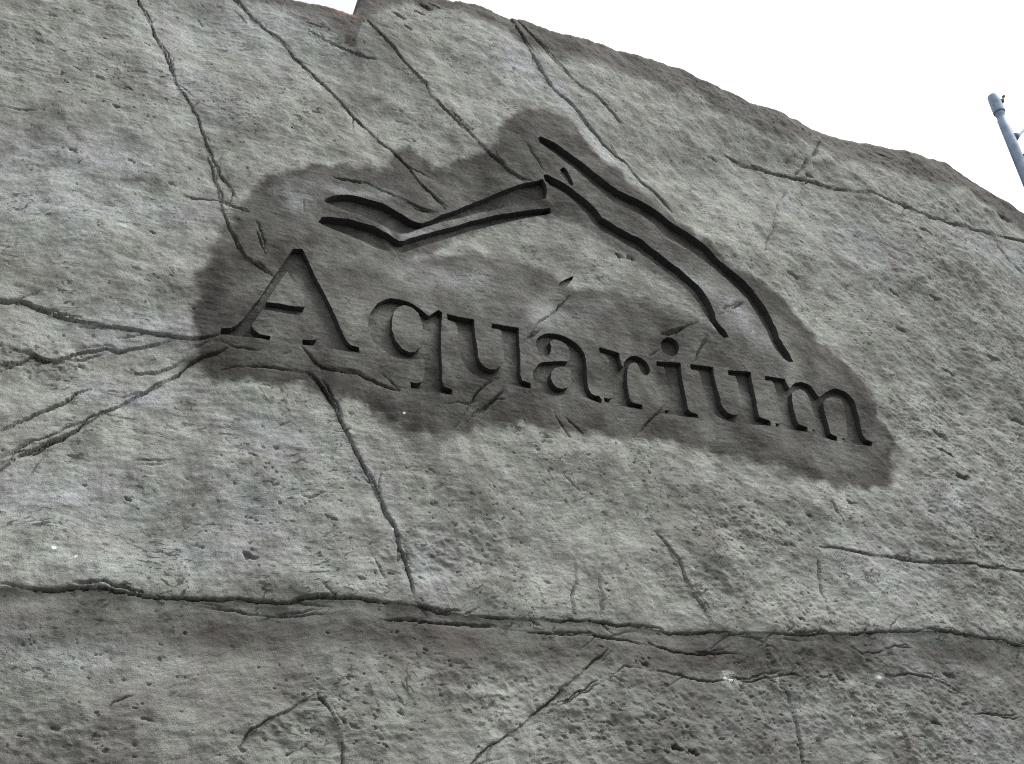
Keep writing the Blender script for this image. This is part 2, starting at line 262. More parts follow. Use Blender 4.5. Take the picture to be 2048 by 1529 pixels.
# ------------------------------------------------------------------ cracks: (points px, width px, depth m, step m, raggedness)
CRACKS = [
 ([(278,-30),(278.5,0),(294,27),(307.6,56),(318,78.6),(330,109),(341.8,143.5),(359,181),(379,212),(396.5,242.7),(410,283.7),(424,318),(441,352),(461.4,379),(476.8,408)], 7, .045, .012, 1),
 ([(413.5,307.6),(427,345),(437.5,386),(444.3,424),(458,461.4),(473,485),(488.7,521.8),(512.6,539),(543.4,562.8)], 5, .035, .012, 1),
 ([(495,440),(510,455),(520,480),(529.7,518)], 4, .022, 0, 1),
 ([(365.7,394.7),(393,403),(430.6,405),(458,417),(495.6,429)], 4, .04, 0, .5),
 ([(516,430.6),(540,429),(560.5,441)], 4, .03, 0, .8),
 ([(455,-20),(464.8,0),(485.3,17),(505.8,37.6),(536.6,65),(560.5,82),(591,114.5),(615,136.7),(649.4,171),(673.3,194.8),(700,218.7),(717,234.4),(748.4,261.7),(779.7,289),(811,320),(842,355.5),(873.4,382.8),(896,406)], 6, .045, .012, .9),
 ([(875.4,382),(890,394),(907.6,405)], 3.5, .03, 0, .5),
 ([(465,18),(480,30),(494,47)], 3, .025, 0, .6),
 ([(575,95),(585,110),(594,126)], 3, .025, 0, .6),
 ([(398,32),(404,40),(408,46)], 4, .025, 0, .6),
 ([(732.8,46.9),(748.4,66.4),(768,91.8),(795,117),(822.7,148.4),(850,171.9),(861.7,191.4),(889,216.8),(924,250),(951.6,277),(979,304.7),(1006,328),(1029.7,347.7),(1053,363)], 6, .055, .014, .9),
 ([(900,226),(925,245),(945,262)], 3, .025, 0, .6),
 ([(609.8,52.7),(628,58),(645,62.5)], 3.5, .03, 0, .6),
 ([(615.6,70.3),(650.8,89.8),(686,101.6),(717,115),(750,125)], 5, .045, .008, .8),
 ([(1016,35),(1033.6,70.3),(1049,93.8),(1064.8,121),(1084.4,156),(1104,187.5),(1129.3,209),(1154.7,230.5),(1178,257.8),(1205.5,289),(1232.8,316.4),(1260,345.7),(1287.5,375),(1315,398.4),(1345,425)], 6, .05, .014, .8),
 ([(1033.6,50.8),(1057,78),(1088,109),(1111.7,132.8),(1131,156),(1158.6,183.6),(1186,201),(1209,222.7),(1244.5,256)], 4, .035, .012, .8),
 ([(1002,64.5),(1025.8,74)], 3, .025, 0, .5),
 ([(1133,205),(1150.8,201),(1162.5,205)], 3.5, .03, 0, .5),
 ([(1449.7,310),(1490,324.6),(1537.4,341),(1585,352),(1621.4,361),(1665,375.7),(1709,388.5),(1738,392),(1774.8,406.8),(1811,417.7),(1866,437.8),(1921,452.4),(1994,472.5),(2048,487),(2120,508)], 6, .07, .016, .7),
 ([(1643.3,275.3),(1628.7,304.5),(1610.4,326.4),(1592,350)], 4, .04, -.012, .8),
 ([(1577.6,381),(1559.3,406.8),(1552,447),(1537.4,483.5),(1533.7,512.7)], 4, .02, .01, .8),
 ([(1994,487),(2016,516),(2048,549)], 5, .04, .01, .7),
 ([(-40,600),(0,605.5),(58,609),(85.4,619),(126.5,629.4),(164,639.7),(212,648),(266.6,656.8),(317.8,667),(358.9,675.6),(393,680.7),(434,677.3)], 7, .05, .018, .9),
 ([(160,646),(190,648),(215,655)], 3, .025, 0, .6),
 ([(-30,732),(0,726.8),(41,720),(71.8,704.6),(88.9,714.9),(116,720),(143.5,706),(175,700),(212,691),(239,696),(283.7,692.6),(314.4,685.8),(355.4,675.6)], 6, .04, .012, 1.2),
 ([(123,721.7),(164,713),(212,699.5)], 3, .025, 0, 1),
 ([(239,732),(273.4,744),(314.4,740.5),(345,732),(376,715)], 5, .03, .01, 1.3),
 ([(-30,878),(0,863.5),(27.3,849.9),(61.5,832.8),(95.7,815.7),(126.5,802),(153.8,781.5),(175,775)], 8, .04, .012, 1.2),
 ([(-30,962),(0,942),(34.2,914.8),(78.6,894.3),(116.2,877),(143.5,867),(177.7,843),(205,826),(239,808.8),(273.4,788.3),(311,773),(341.8,755.9),(365.7,737),(386,726.8),(403,718),(427,709.7),(451,701)], 7, .04, .014, 1.2),
 ([(0,920),(17,909.7),(68.4,880.6),(112.8,863.5),(140,848),(171,839.6)], 4, .025, 0, 1.2),
 ([(60,950),(72,930),(80,918)], 4, .02, 0, .8),
 ([(389.6,697.8),(417,684)], 4, .025, 0, .6),
 ([(440.9,689),(455,696),(471.6,701),(495.6,704.6),(526.3,712.5)], 5, .035, 0, .6),
 ([(441,744),(458,738.8),(488.7,740.5),(533,745.6),(581,754),(612,760),(628,770)], 3.5, .03, 0, .9),
 ([(605,757),(620,763),(635.7,778),(652.8,805.4),(669.9,832.8),(687,867),(706.6,898.9),(733.3,943),(755.5,996.6),(768.8,1027.7),(791,1054),(800,1090),(813,1130),(822,1161),(831,1205)], 6, .055, .016, .7),
 ([(601.6,703),(618.7,726.8),(639,747),(673.4,752.5),(707.6,755.9),(741.8,769.5),(776,783),(810,788.3)], 4.5, .035, .008, .7),
 ([(558,720),(578,714)], 3, .02, 0, .5),
 ([(977.6,768),(957,785),(933,819),(912.7,853),(902.4,863.5)], 4, .035, .008, .7),
 ([(1008,778),(981,809),(947,829),(923,850)], 4, .035, 0, .7),
 ([(1039,692.7),(1061,672),(1078,643.8),(1117,616),(1144.5,585)], 3.5, .025, .006, .7),
 ([(1050,690),(1070,668),(1086,655)], 2.5, .02, 0, .7),
 ([(1043,753),(1058.6,741)], 3, .02, 0, .5),
 ([(1324,667),(1339.8,668),(1363,659),(1394.5,645.7)], 3.5, .035, .008, .6),
 ([(1435.5,634),(1457,622),(1488,604.7)], 3, .03, .006, .6),
 ([(1300.8,706),(1324,694.5)], 3, .025, 0, .6),
 ([(1394.5,722),(1402,702),(1416,675)], 3, .03, 0, .6),
 ([(1285,858.6),(1312.5,831),(1343.8,796)], 4, .03, .006, .7),
 ([(1112,822),(1121,838),(1144.5,874)], 6, .03, 0, .7),
 ([(1138,832),(1152,850),(1170,866)], 6, .03, 0, .7),
 ([(666,356),(696.7,360.4),(732,366),(764,379.4),(793.4,391),(822.7,400),(852,408.7),(881,414.6)], 4, .045, .006, .4),
 ([(812,402),(845,412),(875,418)], 3, .035, 0, .4),
 ([(1038,280),(1054,300),(1066,318),(1080,335),(1091,349)], 2.5, .018, 0, .6),
 ([(613,373.6),(610,400),(606,429)], 3, .015, 0, .6),
 ([(826,526),(832,540),(827,556),(816,566)], 5, .02, 0, .5),
 ([(-60,1186),(0,1183.8),(61.7,1183.8),(123.4,1179.7),(172.8,1177.7),(222,1186),(263,1194),(312.6,1200.3),(358,1200.3),(432,1202.3),(514,1204.4),(576,1204.4),(600,1196),(637.6,1192),(680,1195),(715.5,1197),(768.8,1205),(831,1210),(884.3,1223),(955.4,1227.6),(1035.4,1234),(1111,1243),(1160,1243),(1222,1252),(1300,1258.7),(1341,1266),(1415,1264),(1464.6,1272.4),(1530.5,1268),(1612.8,1272.4),(1700,1268),(1794,1262),(1892.6,1266),(1970,1278),(2048,1291),(2120,1300)], 4.5, .055, 0, .6),
 ([(-20,1172),(30,1176),(80,1186)], 4, .03, 0, .6),
 ([(145,1173),(185,1172),(200,1176)], 4, .03, 0, .6),
 ([(358,1208.5),(432,1219),(493.6,1225),(576,1229),(645.8,1225)], 5, .03, 0, .6),
 ([(760,1238),(830,1240),(911,1245),(1044,1256.5),(1120,1267.6),(1177.5,1272),(1244,1283),(1300,1290),(1349,1299),(1431.7,1307.4),(1477,1307.4)], 4.5, .04, 0, .6),
 ([(1316,1344),(1403,1357),(1506,1361),(1588,1346),(1670,1352.7)], 4, .03, 0, .8),
 ([(1464,1274),(1530,1280),(1612,1281)], 3, .03, 0, .6),
 ([(1757,1340),(1794,1350.6),(1818.5,1346.5),(1864,1357),(1925.5,1385.6)], 4, .035, .008, .8),
 ([(1724,1307),(1780,1300),(1826.7,1295)], 4, .03, 0, .8),
 ([(1946,1426.7),(2000,1433),(2048,1435),(2100,1437)], 5, .04, 0, .7),
 ([(1310,1062.6),(1333,1089),(1361.7,1118),(1370,1155),(1390.5,1192),(1407,1221),(1423.5,1262)], 5, .035, .014, .6),
 ([(1639.5,1093.4),(1670,1095.5),(1732,1110),(1794,1118),(1855.6,1128.4),(1938,1136.6),(1975,1140.7),(2016,1149),(2048,1147),(2100,1156)], 5, .055, .010, .5),
 ([(1639,1101),(1641.6,1155),(1654,1204.5),(1662,1262)], 5, .015, .012, .9),
 ([(1660,1000),(1668,1018),(1682.7,1044)], 7, .03, .012, .8),
 ([(1559,1365),(1584,1390),(1600,1447),(1613,1529),(1618,1570)], 7, .035, .012, .9),
 ([(1806,1443),(1814,1497),(1818,1550)], 6, .025, .010, .9),
 ([(1213,1299),(1177.5,1332),(1133,1370),(1088.7,1410),(1044,1450),(1000,1481),(946.5,1521),(920,1545)], 4, .03, -.012, .9),
 ([(1300,1339),(1253,1339),(1213,1352),(1168.6,1379),(1124,1401),(1093,1414)], 4.5, .03, .012, 1),
 ([(1240,1360),(1252,1378),(1262,1400)], 5, .02, 0, .8),
 ([(473,1509),(493.6,1476),(514,1459),(555,1435),(596.5,1410),(637.6,1385)], 5, .03, .010, .9),
 ([(637.6,1385),(658,1422),(674.6,1463.6),(678.7,1517),(680,1560)], 6, .03, .010, .9),
 ([(214,1424),(222,1412),(246.8,1402),(283.8,1385)], 4, .03, 0, .8),
 ([(30,1375),(0,1378)], 6, .03, 0, .8),
 ([(544,1380),(565,1391),(600,1391)], 4, .02, 0, .8),
 ([(818,1465),(816,1500)], 4, .025, 0, .8),
 ([(1148,1112),(1152,1150),(1144,1200),(1148,1240)], 4, .02, .006, 1),
 ([(1196,1150),(1202,1190),(1200,1240)], 4, .02, .006, 1),
 ([(1125,950),(1140,962),(1163,982)], 4, .02, 0, .6),
 ([(1486,995),(1484,1020)], 3, .02, 0, .6),
 ([(745,1105),(760,1130),(775,1158)], 8, .02, 0, .8),
 ([(790,1190),(805,1193),(815,1185)], 4, .02, 0, .8),
 ([(900,1333),(925,1338),(955,1336)], 5, .02, 0, 1),
 ([(1310,1500),(1350,1510)], 6, .03, 0, 1),
 ([(240,941),(280,935),(350,930)], 4, .02, 0, .8),
 ([(600,1000),(620,1003),(648,990)], 4, .022, 0, .7),
 ([(250,330),(262,345),(240,352)], 3, .015, 0, .7),
 ([(-5,205),(40,213),(82,218)], 2.5, .02, 0, .3),
 ([(545,868),(560,858),(578,853)], 4, .018, 0, .6),
]

# ------------------------------------------------------------------ the rock face as a relief
def axis(a, b, dens, px):
    s = np.linspace(a, b, 4000); d = np.array([dens(v) for v in s]) / px
    c = np.concatenate([[0], np.cumsum((d[1:]+d[:-1])/2*np.diff(s))]); n = int(c[-1])
    return np.interp(np.linspace(0, c[-1], n), c, s)

def dpx(x, z, ax):
    e = .01; a = proj(np.array(x), np.array(0.), np.array(z))
    b = proj(np.array(x+(e if ax == 0 else 0)), np.array(0.), np.array(z+(e if ax == 1 else 0)))
    return math.hypot(b[0]-a[0], b[1]-a[1])/e

CELL = 1.95
xf = axis(-1.75, 11.6, lambda v: max(dpx(v, 5.0 if v < 6 else 6.5, 0), 60), CELL)
zf = axis(2.15, 9.62, lambda v: dpx(2.2, v, 1), CELL)
xs = np.concatenate([np.arange(-10, -1.75, .16), xf, np.arange(11.65, 26, .16)])
zs = np.concatenate([np.arange(-.1, 2.15, .09), zf])
NX, NZF = len(xs), len(zs)
print('grid', NX, NZF, NX*NZF*2)

# skyline
SKY = [(-700,-260),(-300,-150),(0,-95),(300,-52),(500,-26),(590,-8),(632,0),(655,8),(680,18),(698,26),(707,27),(710,20),(715,4),(720,-14),(740,-32),(800,-32),(860,-20),(910,-6),(960,7),(990,21),(1018,34),(1045,39),(1080,56),(1120,69),(1160,77),(1230,94),(1300,114),(1350,132),(1362,139),(1395,161),(1440,179),(1490,204),(1550,221),(1620,247),(1700,269),(1760,282),(1830,301),(1885,317),(1910,334),(1960,371),(2010,401),(2048,427),(2200,520)]
sk = Uxz(SKY)
for i in range(1, len(sk)):
    sk[i, 0] = max(sk[i, 0], sk[i-1, 0] + .004)
print('skyline z', sk[:, 1].min(), sk[:, 1].max())
RR = .16
ztop = np.interp(xs, sk[:, 0], sk[:, 1]) + .03
ztop = ztop + .016*vnoise(xs*7, xs*0+3.3, 91) + .012*vnoise(xs*23, xs*0+1.3, 92) + .008*vnoise(xs*55, xs*0+2.3, 93)
ZR = 6.6
frac = np.clip((zs - ZR) / (zs[-1] - ZR), 0, 1)[:, None]
X = np.repeat(xs[None, :], NZF, 0)
Z = np.where(zs[:, None] <= ZR, zs[:, None], ZR + frac*((ztop - RR)[None, :] - ZR))
X = X.astype(np.float64)

# the cracks as jagged strands on the wall face; grid points next to a strand are moved onto it so that it stays sharp
DXG = np.repeat(np.gradient(xs)[None, :], NZF, 0); DZG = np.gradient(Z, axis=0)
rc = np.random.RandomState(5)
strands = []                                   # (points n x 2, half width n, depth n)
def jag(p, rag, seed):
    seg = np.hypot(*np.diff(p, axis=0).T); L = np.concatenate([[0], np.cumsum(seg)]); n = max(int(L[-1]/.014), 3)
    t = np.linspace(0, L[-1], n); q = np.stack([np.interp(t, L, p[:, 0]), np.interp(t, L, p[:, 1])], -1)
    tg = np.gradient(q, axis=0); tg /= np.linalg.norm(tg, axis=1)[:, None] + 1e-9; nr = np.stack([-tg[:, 1], tg[:, 0]], -1)
    o = rag*(.020*vnoise(t*4, t*0+seed, 200) + .011*vnoise(t*13, t*0+seed, 201) + .006*vnoise(t*37, t*0+seed, 202))
    return q + nr*o[:, None], nr, t, L[-1]
for k, (pts, wpx, dep, step, rag) in enumerate(CRACKS):
    p = Uxz(pts); sz = pxm(*pts[len(pts)//2]); wd = max(wpx*.155*sz, .0040)
    q, nr, t, L = jag(p, rag, k*1.37)
    e = np.clip(np.minimum(t, L-t)/.12, 0, 1); e = .2 + .8*e
    pr = .07 + .93*sstep(-.42, .35, vnoise(t*4.5, t*0+k*3.1, 630)); wv = wd*(.75 + .9*np.clip(vnoise(t*6, t*0+k, 600), -.5, 1))
    strands.append((q, wv*(.6+.4*e), 1.25*dep*e*pr))
    if L > .25:                                # a second strand that parts from it and joins it again
        f = (.016 + .030*vnoise(t*2.3, t*0+k*2.3, 620))*(.6+.4*rag)
        q2 = q + nr*(f + .008*vnoise(t*25, t*0+k, 622))[:, None]; p2 = sstep(.0, .35, vnoise(t*3.1, t*0+k*4.7, 640))
        strands.append((q2, wd*.7*np.ones(len(t)), .7*dep*e*p2))
    for _ in range(int(L*2.2*(rag > .5))):     # hairline offshoots
        i = rc.randint(2, len(t)-2); d = q[min(i+2, len(q)-1)] - q[i-2]; d /= np.linalg.norm(d) + 1e-9
        an = rc.choice([-1, 1])*rc.uniform(.25, .8); d = np.array([d[0]*math.cos(an)-d[1]*math.sin(an), d[0]*math.sin(an)+d[1]*math.cos(an)])*rc.choice([-1, 1])
        ln = rc.uniform(.06, .22); h, _n, ht, hl_ = jag(np.stack([q[i], q[i]+d*ln*.5, q[i]+d*ln]), 1.0, k*7.7 + i*.31)
        strands.append((h, np.full(len(ht), .0042), .45*dep*(1-ht/hl_*.8)))
def near(x0, x1, z0, z1):
    j0, j1 = np.searchsorted(xs, [x0, x1]); j0 = max(j0-1, 0); j1 = min(j1+1, NX)
    if j1 - j0 < 2: return None
    i0 = min(np.searchsorted(Z[:, j0], z0), np.searchsorted(Z[:, j1-1], z0)); i1 = max(np.searchsorted(Z[:, j0], z1), np.searchsorted(Z[:, j1-1], z1)) + 1
    return (slice(max(i0-1, 0), min(i1+1, NZF)), slice(j0, j1)) if i1 - i0 > 1 else None
GRV = np.zeros(X.shape, np.float32); SHO = np.zeros(X.shape, np.float32)
X0, Z0 = X.copy(), Z.copy()
for phase in (0, 1):
    for (q, wv, dv) in strands:
        for c0 in range(0, len(q)-1, 10):
            qq = q[c0:c0+11]; ww = wv[c0:c0+11]; dd = dv[c0:c0+11]; mg = .012 if phase == 0 else .05
            sl_ = near(qq[:, 0].min()-mg, qq[:, 0].max()+mg, qq[:, 1].min()-mg, qq[:, 1].max()+mg)
            if sl_ is None: continue
            gx, gz = X[sl_], Z[sl_]
            if gx.size > 60000 or gx.size == 0: continue
            bd = np.full(gx.shape, 9.0); bx = gx.copy(); bz = gz.copy(); bw = np.zeros(gx.shape); bp = np.zeros(gx.shape)
            for i in range(len(qq)-1):
                ax_, az_ = qq[i]; ux, uz = qq[i+1]-qq[i]; l2 = ux*ux+uz*uz+1e-12
                tt_ = np.clip(((gx-ax_)*ux + (gz-az_)*uz)/l2, 0, 1); cx_ = ax_+tt_*ux; cz_ = az_+tt_*uz
                d = np.hypot(gx-cx_, gz-cz_); m = d < bd
                bd = np.where(m, d, bd); bx = np.where(m, cx_, bx); bz = np.where(m, cz_, bz)
                bw = np.where(m, ww[i]+(ww[i+1]-ww[i])*tt_, bw); bp = np.where(m, dd[i]+(dd[i+1]-dd[i])*tt_, bp)
            if phase == 0:
                m = (np.abs(bx-X0[sl_]) < .5*DXG[sl_]) & (np.abs(bz-Z0[sl_]) < .5*DZG[sl_]) & (X[sl_] == X0[sl_]) & (bp > .004)
                X[sl_] = np.where(m, bx, gx); Z[sl_] = np.where(m, bz, gz)
            else:
                hw = np.maximum(bw, .95*np.minimum(DXG[sl_], DZG[sl_]))
                GRV[sl_] = np.maximum(GRV[sl_], bp*np.clip(1 - bd/hw, 0, 1)**.7)
                SHO[sl_] = np.maximum(SHO[sl_], bp*np.exp(-(bd/(2.2*bw+.008))**2))

def blob(px, py, rx, ry, ang=0.0):
    """soft elliptical patch on the wall face: centre and radii given in photograph pixels"""
    c = U(px, py); s = pxm(px, py); a = math.radians(ang)
    q = U(px + 10*math.cos(a), py + 10*math.sin(a)); al = math.atan2(q[2]-c[2], q[0]-c[0])
    m = 2.6*max(rx, ry)*s + .3
    o = np.zeros(X.shape, np.float32)
    j0, j1 = np.searchsorted(xs, [c[0]-m, c[0]+m]); i0, i1 = np.searchsorted(zs, [c[2]-m-.9, c[2]+m+1.2])
    if j1 <= j0 or i1 <= i0: return o
    sl_ = (slice(i0, i1), slice(j0, j1))
    dx, dz = X[sl_] + WX[sl_] - c[0], Z[sl_] + WZ[sl_] - c[2]
    u = (dx*math.cos(al) + dz*math.sin(al)) / (rx*s); v = (-dx*math.sin(al) + dz*math.cos(al)) / (ry*s)
    o[sl_] = np.exp(-(u*u + v*v)); return o

WX = (.10*fbm(X, Z, 2.2, 4, 11)).astype(np.float32); WZ = (.08*fbm(X, Z, 2.2, 4, 21)).astype(np.float32)

# roughness zones: right-hand side, foot of the wall, pitted middle
rough = np.zeros(X.shape, np.float32)
for a in [(1960,620,190,330),(2050,900,220,300),(1880,880,110,180),(1950,1100,260,160),(1750,1400,350,120),(1300,1460,420,110),(1000,1380,220,80),(1900,1450,260,120),(1500,1060,150,80),(1880,430,140,50,15),(650,1460,240,90),(100,1480,220,90),(60,700,110,60),(880,1110,160,80),(1450,1180,120,70),(1800,330,100,30,18),(1640,1230,150,60)]:
    rough = np.maximum(rough, blob(*a))
pitz = np.zeros(X.shape, np.float32)
for a in [(980,1050,330,150),(1150,960,200,80),(1450,1040,220,110),(1350,1150,160,90),(820,60,120,60),(1500,260,180,110,25),(1620,560,130,150),(330,590,110,50),(220,200,180,120),(1010,520,140,50,12),(880,1330,250,90),(1300,480,100,30,35),(560,1050,160,90),(300,1320,260,90),(800,230,100,60),(1680,400,100,60)]:
    pitz = np.maximum(pitz, blob(*a))
pitz = np.clip(np.maximum(pitz, rough*.9), 0, 1)

# sign field (stained) boundary
STAIN = [(375,640),(385,590),(400,555),(420,520),(440,490),(455,455),(480,415),(510,380),(545,355),(600,338),(640,328),(700,332),(760,337),(788,303),(805,286),(825,284),(850,307),(880,332),(930,312),(980,302),(990,272),(1010,242),(1050,224),(1090,224),(1130,242),(1165,280),(1190,312),(1240,352),(1300,402),(1355,442),(1410,482),(1470,532),(1540,572),(1580,602),(1610,642),(1650,682),(1700,732),(1740,772),(1765,832),(1788,880),(1795,930),(1784,962),(1760,977),(1710,982),(1650,972),(1570,947),(1500,922),(1400,893),(1290,878),(1180,873),(1120,863),(1050,853),(960,858),(900,873),(840,863),(780,848),(730,828),(690,812),(660,818),(640,798),(600,783),(550,783),(500,773),(440,773),(420,763),(400,735),(372,720),(375,690)]
LIGHT_IN = [(830,512),(900,482),(1000,444),(1108,432),(1150,446),(1195,476),(1250,508),(1320,556),(1370,598),(1402,634),(1425,655),(1370,625),(1300,595),(1220,575),(1160,572),(1100,532),(1040,505),(960,492),(890,497)]
def soft_poly(pts, soft, namp):
    p = Uxz(pts); b = (X > p[:,0].min()-.6) & (X < p[:,0].max()+.6) & (Z > p[:,1].min()-.6) & (Z < p[:,1].max()+.6)
    x = X[b] + namp*fbm(X[b], Z[b], 5, 4, 31); z = Z[b] + namp*fbm(X[b], Z[b], 5, 4, 41)
    d = dist_line(p, x, z, True)[0]; d = np.where(inside(p, x, z), -d, d)
    o = np.full(X.shape, 9.0, np.float32); o[b] = d; return o
sd_st = soft_poly(STAIN, .03, .05)
sd_li = soft_poly(LIGHT_IN, .03, .04)
field = sstep(.10, -.10, sd_st)            # 1 in the smoothed sign field

# relief, metres towards the viewer
H = .085*fbm(X, Z, .42, 2, 1) + .030*fbm(X, Z, 1.35, 2, 3)*(1-.35*field)
H = H + .011*fbm(X, Z, 4.6, 2, 5)*(1-.45*field)
H = H + (.0042*fbm(X, Z, 13, 3, 7))*(1-.4*field)
lum = fbm(X + .4*WX, Z*1.25, 5.5, 5, 55, .58)
H = H + rough*(.011*lum - .012*np.abs(fbm(X + .5*Z, Z*1.3, 8, 3, 66)))
H = H + .0020*fbm(X + .5*WX, Z + .25*WZ, 9, 2, 77, .5, 36)*(1-.3*rough)       # trowel and brush drag, level
# pits and chips
zp = Z + .22*X + .4*WZ; n1 = fbm(X + .5*WX, zp, 14, 3, 101, .70, 24); n2 = fbm(X + .3*WX, zp, 27, 2, 111, .6, 46)
clump = fbm(X, Z, 1.6, 3, 121)
th = 1.05 - .14*rough - .24*pitz - .24*clump + .30*field
H = H - .014*sstep(0, .34, n1 - th)
n3 = fbm(X + .1*Z, Z + .3*WZ, 10, 1, 181, .6, 66)
H = H - .006*sstep(0, .3, n3 - (.78 - .16*clump - .12*pitz))
th2 = .93 - .10*rough - .22*pitz - .26*clump + .30*field
H = H - .007*sstep(0, .30, n2 - th2)
# deep holes seen as black spots
for (px, py, r, dd) in [(1882,868,9,.07),(1918,958,11,.07),(1895,913,6,.04),(1640,560,0,0),(1772,312,6,.05),(2040,845,8,.05),(1620,350,5,.04),(1595,545,8,.03),(1425,318,5,.03),(258,176,4,.03),(232,216,4,.03),(146,302,5,.03),(262,324,4,.03),(345,372,5,.03),(1950,907,5,.04),(497,1115,10,.03),(255,1000,5,.025),(1880,905,5,.03),(852,15,6,.04),(795,38,7,.04),(838,30,6,.035),(868,12,6,.035),(813,66,5,.03),(1262,515,5,.03),(1240,510,4,.03),(2005,440,6,.04),(1700,1005,6,.03),(1790,585,6,.035),(1870,600,7,.04),(1845,465,6,.04),(1290,1330,6,.03),(1900,1350,7,.03),(1870,1448,7,.04),(1350,1500,9,.045),(1385,1508,8,.04),(1600,1240,6,.03),(305,470,4,.02),(1805,660,7,.035),(1905,740,7,.035),(1985,720,7,.035)]:
    if r == 0: continue
    c = U(px, py); s = pxm(px, py); R = r*s
    b = (abs(X-c[0]) < 4*R) & (abs(Z-c[2]) < 4*R)
    x = X[b]-c[0] + .6*R*vnoise(X[b]/R*.8, Z[b]/R*.8, 131); z = Z[b]-c[2] + .6*R*vnoise(X[b]/R*.8, Z[b]/R*.8, 137)
    d = np.hypot(x*.62, z*1.7 + .45*x)/R
    H[b] -= dd*sstep(1.15, .45, d)

# slab under the ledge line stands back, then swells out again towards the foot
led = Uxz(CRACKS[[i for i, c in enumerate(CRACKS) if c[0][0] == (-60,1186)][0]][0])
zled = np.interp(X[0], led[:, 0], led[:, 1]) + .004*vnoise(X[0]*6, X[0]*0, 141)
below = zled[None, :] - Z
lw = .55 + .45*fbm(X, Z*0, .8, 2, 145)
H = H - .030*lw*sstep(-.012, .03, below) + .040*sstep(.10, .8, below) + .012*np.exp(-((below+.10)/.14)**2)*(below < 0)
# cracks
for k, (pts, wpx, dep, step, rag) in enumerate(CRACKS):
    if step == 0: continue
    p = Uxz(pts); mg = .3
    b = (X > p[:,0].min()-mg) & (X < p[:,0].max()+mg) & (Z > p[:,1].min()-mg) & (Z < p[:,1].max()+mg)
    if not b.any(): continue
    d, side, par, L = dist_line(p, X[b], Z[b])
    H[b] += .5*step*(sstep(0, .10, par)*sstep(0, .10, L-par))*side*np.exp(-d/.07)
H = H - GRV - .14*SHO*(.4 + 1.0*np.clip(fbm(X, Z, 30, 2, 650), 0, 1))

# masks for colour: stain, pale wash with a lit strip, brown weathering and brown tone below the ledge, rust
st = sstep(.040, -.050, sd_st + .022*fbm(X, Z, 9, 4, 152, .6))
rim = np.exp(-np.maximum(-sd_st, 0)/.22)
st = st*np.clip(.76 + .28*rim + .22*fbm(X, Z, 2.4, 4, 151), 0, 1)
st = st*(1 - .93*sstep(.06, -.04, sd_li + .03*fbm(X, Z, 9, 3, 153)))
for a in [(790,468,26,9,30),(840,458,45,7,-22),(745,445,30,7,24),(950,420,70,7,-14),(1500,660,22,70,-25),(600,410,30,60),(1430,590,30,70,-35),(930,560,70,25,10),(720,385,70,12,10),(700,640,20,40),(1090,640,60,25,-30),(820,545,30,25)]:
    st = st*(1 - .50*blob(*a))  # includes the emblem's V strips, paled for the top light on them
for a in [(1040,135,50,45),(1100,185,45,22,60),(1190,285,70,10,48)]:
    st = st*(1 - .6*blob(*a))
wash_lit = np.zeros(X.shape, np.float32)
for (px, py, rx, ry, an, am) in [(1040,140,55,45,0,1),(1120,200,60,20,55,.9),(1200,295,70,10,48,.9),(520,60,180,70,0,.6),(150,330,170,90,0,.6),(400,180,120,60,40,.5),(180,430,260,60,0,.6),(330,660,160,40,0,.7),(280,790,110,40,0,.8),(110,990,170,70,0,.7),(560,890,110,60,0,.6),(520,1010,120,70,0,.6),(420,1120,220,50,0,.6),(850,1130,50,60,0,.9),(600,400,36,45,0,.9),(725,382,90,16,8,.9),(930,560,110,40,10,.7),(1100,640,120,35,-15,.6),(1390,560,22,70,-40,.9),(1470,640,40,50,0,.9),(1740,500,50,60,45,.7),(1960,490,70,30,15,.6),(2035,530,40,40,0,.8),(1890,1010,90,50,0,.6),(1760,1130,120,60,0,.5),(1850,1320,120,50,0,.5),(1985,1490,80,50,0,.8),(640,1270,110,36,0,.6),(120,1290,190,50,0,.5),(1560,1440,160,50,0,.3),(1330,1420,120,50,0,.3),(740,960,16,90,-25,.7),(1580,395,20,40,0,.6),(790,468,26,9,30,1),(840,458,45,7,-22,1),(745,445,30,7,24,.8)]:
    if am: wash_lit = np.maximum(wash_lit, am*blob(px, py, rx, ry, an))  # final entries: top light on the ridge between the V lines, painted pale
brown = np.zeros(X.shape, np.float32)
for (px, py, rx, ry, an, am) in [(960,1010,50,50,0,.5),(1440,1015,100,45,0,.5),(1460,1180,80,60,0,.4),(250,352,40,9,5,.7),(130,210,140,70,0,.25),(1745,470,28,110,-10,.4),(1830,700,36,150,-25,.4),(640,40,120,22,30,.6),(760,90,25,60,-40,.6),(720,190,40,80,-30,.25),(100,1235,230,28,0,.45),(450,1260,260,22,2,.6),(800,1235,260,30,3,.6),(1050,1290,240,30,5,.5),(1400,1310,300,34,3,.55),(1750,1330,190,50,0,.5),(1950,1310,150,30,5,.4),(1650,1390,160,40,0,.35),(1000,1420,230,80,0,.25),(560,1230,200,14,0,.3),(1350,300,90,26,28,.3),(1720,430,30,70,0,.3),(900,1250,200,30,4,.3),(1950,860,90,70,0,.25)]:
    brown = np.maximum(brown, am*blob(px, py, rx, ry, an))
dtop = (ztop - RR)[None, :] - Z + .12*fbm(X, Z, 2.4, 4, 161)
wtop = np.interp(X, [-2, .5, 1.2, 2.3, 3.2, 5, 8, 12], [.0, .0, .40, .14, .36, .44, .50, .55])
brown = np.maximum(brown, .95*sstep(wtop+.16, wtop-.06, dtop)); brown = np.maximum(brown, .30*rough*np.clip(.6+.6*fbm(X, Z, 1.7, 3, 175), 0, 1))
